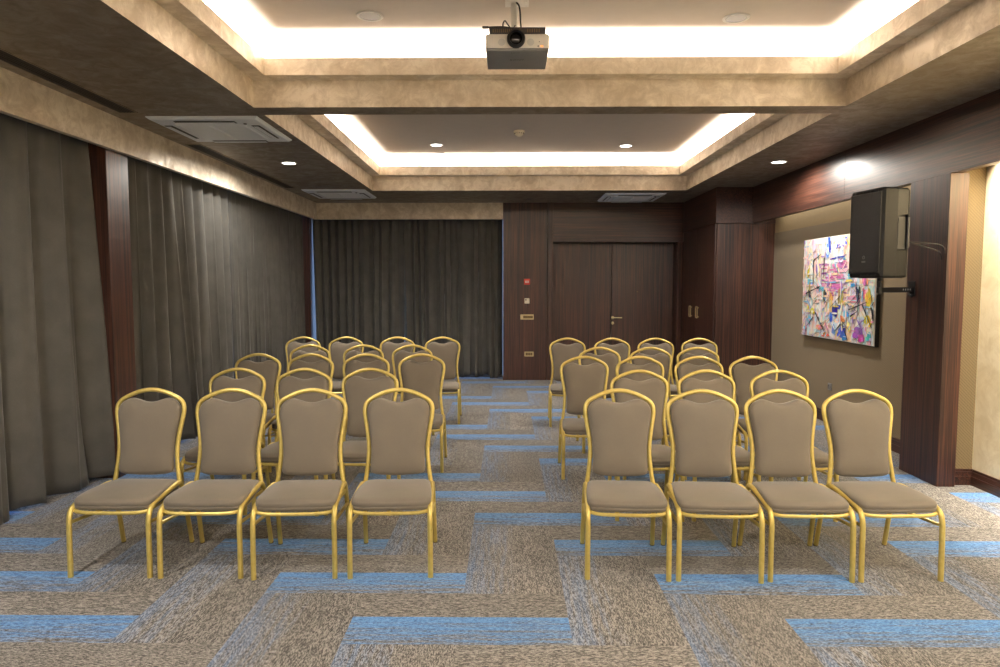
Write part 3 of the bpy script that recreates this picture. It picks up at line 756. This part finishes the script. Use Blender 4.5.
# ------------------------------------------------------------------ banquet chairs
def hoop_pts():
    half = [(.189, .400), (.180, .46), (.172, .53), (.170, .60), (.178, .68), (.190, .75), (.197, .80), (.192, .840), (.170, .868), (.133, .889), (.088, .908), (.042, .920)]
    pts = [(-x, z) for x, z in half] + [(0, .924)] + [(x, z) for x, z in half[::-1]]
    def yb(z): return .155 + .095*((z-.40)/.54)**1.15
    return [(x, yb(z), z) for x, z in pts], yb
HP, YBK = hoop_pts()
def pad_outline():
    pts = []
    R_ = [(.0, .855), (.035, .859), (.070, .870), (.105, .878), (.135, .871), (.164, .852), (.181, .815), (.180, .77), (.169, .70), (.158, .62), (.154, .56), (.158, .50), (.158, .475), (.148, .456), (.11, .446), (.05, .442), (0, .441)]
    for x, z in R_: pts.append((x, z))
    for x, z in R_[1:-1][::-1]: pts.append((-x, z))
    return pts
def pad_bm():
    bm = B(); out = smooth_path([(x, z, 0) for x, z in pad_outline()], 3, True)
    cx_, cz_ = 0, .65
    rings = []
    # back face to front dome
    lev = [(0.0, -.012), (.55, -.014), (.93, -.012), (.99, -.004), (1.0, .008), (.992, .020), (.955, .031), (.86, .039), (.65, .046), (.35, .049)]
    for s, h in lev:
        ring = []
        if s == 0.0: continue
        for p in out:
            x = cx_+(p.x-cx_)*s; z = cz_+(p.y-cz_)*(1-(1-s)*.75 if s > .9 else s)
            ring.append(bm.verts.new((x, YBK(z)-h, z)))
        rings.append(ring)
    n = len(out)
    for A, D in zip(rings, rings[1:]):
        for k in range(n): bm.faces.new((A[k], A[(k+1)%n], D[(k+1)%n], D[k]))
    for ring, h in ((rings[0], -.014), (rings[-1], .050)):
        c = bm.verts.new((0, YBK(cz_)-h, cz_))
        for k in range(n): bm.faces.new((ring[k], ring[(k+1)%n], c))
    return bm
def seat_bm():
    bm = B(); pl = []
    # plan outline: front (y -.205) wider than the back, rounded corners
    R_ = [(0, -.228), (.10, -.226), (.170, -.220), (.200, -.204), (.211, -.168), (.208, -.06), (.198, .06), (.190, .13), (.178, .158), (.14, .170), (0, .172)]
    q = [(x, y) for x, y in R_] + [(-x, y) for x, y in R_[1:-1][::-1]]
    out = smooth_path([(x, y, 0) for x, y in q], 3, True)
    lev = [(.88, .352), (.955, .353), (.99, .358), (1.0, .368), (1.0, .373), (.990, .376), (1.0, .379), (1.0, .396), (.992, .406), (.965, .414), (.90, .419), (.82, .422), (.6, .425), (.3, .427)]
    rings = []
    for s, z in lev:
        ring = []
        for p in out:
            crown = 0
            y = p.y*s
            tz = z - (.012*((y+.02)/.2)**2 - .004 if z > .405 else 0)
            ring.append(bm.verts.new((p.x*s, y, tz)))
        rings.append(ring)
    n = len(out)
    for A, D in zip(rings, rings[1:]):
        for k in range(n): bm.faces.new((A[k], A[(k+1)%n], D[(k+1)%n], D[k]))
    bm.faces.new(rings[0][::-1])
    c = bm.verts.new((0, 0, .432))
    for k in range(n): bm.faces.new((rings[-1][k], rings[-1][(k+1)%n], c))
    return bm
def make_chair():
    t = thing('banquet_chair', 'x', 'chair')
    obj('seat', seat_bm(), taupe, t, True, 60)
    obj('backrest', pad_bm(), taupe, t, True, 60)
    bm = B(); tube(bm, smooth_path(HP, 5), .0125, 12); obj('back_frame', bm, gold, t, True)
    # perimeter rail under the cushion
    rail = [(-.199, -.18, .352), (-.188, -.213, .347), (-.13, -.226, .342), (0, -.229, .341), (.13, -.226, .342), (.188, -.213, .347), (.199, -.18, .352), (.194, .0, .354), (.186, .155, .354), (0, .165, .354), (-.186, .155, .354), (-.194, .0, .354)]
    bm = B(); tube(bm, smooth_path(rail, 5, True), .0098, 8, closed=True); obj('seat_frame', bm, gold, t, True)
    for s in (-1, 1):
        f_ = [(s*.211, -.242, 0), (s*.211, -.240, .15), (s*.210, -.238, .28), (s*.210, -.233, .318), (s*.210, -.222, .346), (s*.209, -.198, .366), (s*.208, -.160, .377), (s*.206, -.08, .388), (s*.203, .03, .399)]
        bm = B(); tube(bm, smooth_path(f_, 5), .0138, 12); lg = obj('leg', bm, gold, t, True)
        bm = B(); lathe(bm, [(0, .0), (.0135, .0), (.0135, .012), (0, .012)], 12, Matrix.Translation((s*.211, -.242, 0))); obj('foot_cap', bm, brass_dk, lg, True)
        r_ = [(s*.203, .03, .399), (s*.201, .10, .402), (s*.200, .135, .396), (s*.2, .155, .375), (s*.201, .17, .34), (s*.203, .205, .20), (s*.206, .250, 0)]
        bm = B(); tube(bm, smooth_path(r_, 5), .0132, 12); lg = obj('leg', bm, gold, t, True)
        bm = B(); lathe(bm, [(0, .0), (.0135, .0), (.0135, .012), (0, .012)], 12, Matrix.Translation((s*.206, .249, 0))); obj('foot_cap', bm, brass_dk, lg, True)
        bm = B(); tube(bm, [(s*.207, -.236, .292), (s*.203, -.05, .276), (s*.203, .185, .262)], .0095, 8); obj('stretcher', bm, gold, t, True)
    return t
ch0 = make_chair()
LX = [(3.715, [-2.095, -1.615, -1.13, -.625]), (4.69, [-1.97, -1.48, -1.0]), (5.74, [-2.21, -1.74, -1.24, -.75]), (6.64, [-2.0, -1.46, -.96]), (7.71, [-2.40, -1.89, -1.28, -.75])]
RX = [(3.70, [.645, 1.12, 1.585, 2.045]), (4.61, [.94, 1.43, 1.94]), (5.56, [.66, 1.14, 1.63, 2.10]), (6.40, [.91, 1.40, 1.86]), (7.55, [.69, 1.21, 1.70, 2.20])]
rown = ['front row', 'second row', 'third row', 'fourth row', 'back row']
first = [True]
rr = random.Random(9)
FRONT_YAW = {'left': [0, .5, 3.2, 2.6], 'right': [-2.6, -3.0, -.3, 2.2]}
for side, block in (('left', LX), ('right', RX)):
    outer = 'curtains' if side == 'left' else 'right wall'
    for ri, (y, xs) in enumerate(block):
        seq = sorted(xs, key=abs, reverse=True)         # outermost first
        names = (['end chair nearest the '+outer, 'second chair from the '+outer, 'second chair from the aisle', 'end chair beside the aisle'] if len(xs) == 4
                 else ['end chair nearest the '+outer, 'middle chair of three', 'end chair beside the aisle'])
        for x, nm in zip(seq, names):
            lab = 'gold-framed taupe banquet chair, %s block, %s, %s' % (side, rown[ri], nm)
            if first[0]: o = ch0; o['label'] = lab; first[0] = False
            else: o = dup(ch0, lab)
            o['group'] = 'banquet chairs in the %s block' % side
            o.location = (x, y+rr.uniform(-.01, .01), 0); yaw = rr.uniform(-1.5, 1.5)
            if ri == 0: yaw = FRONT_YAW[side][xs.index(x)]
            o.rotation_euler = (0, 0, math.radians(yaw))
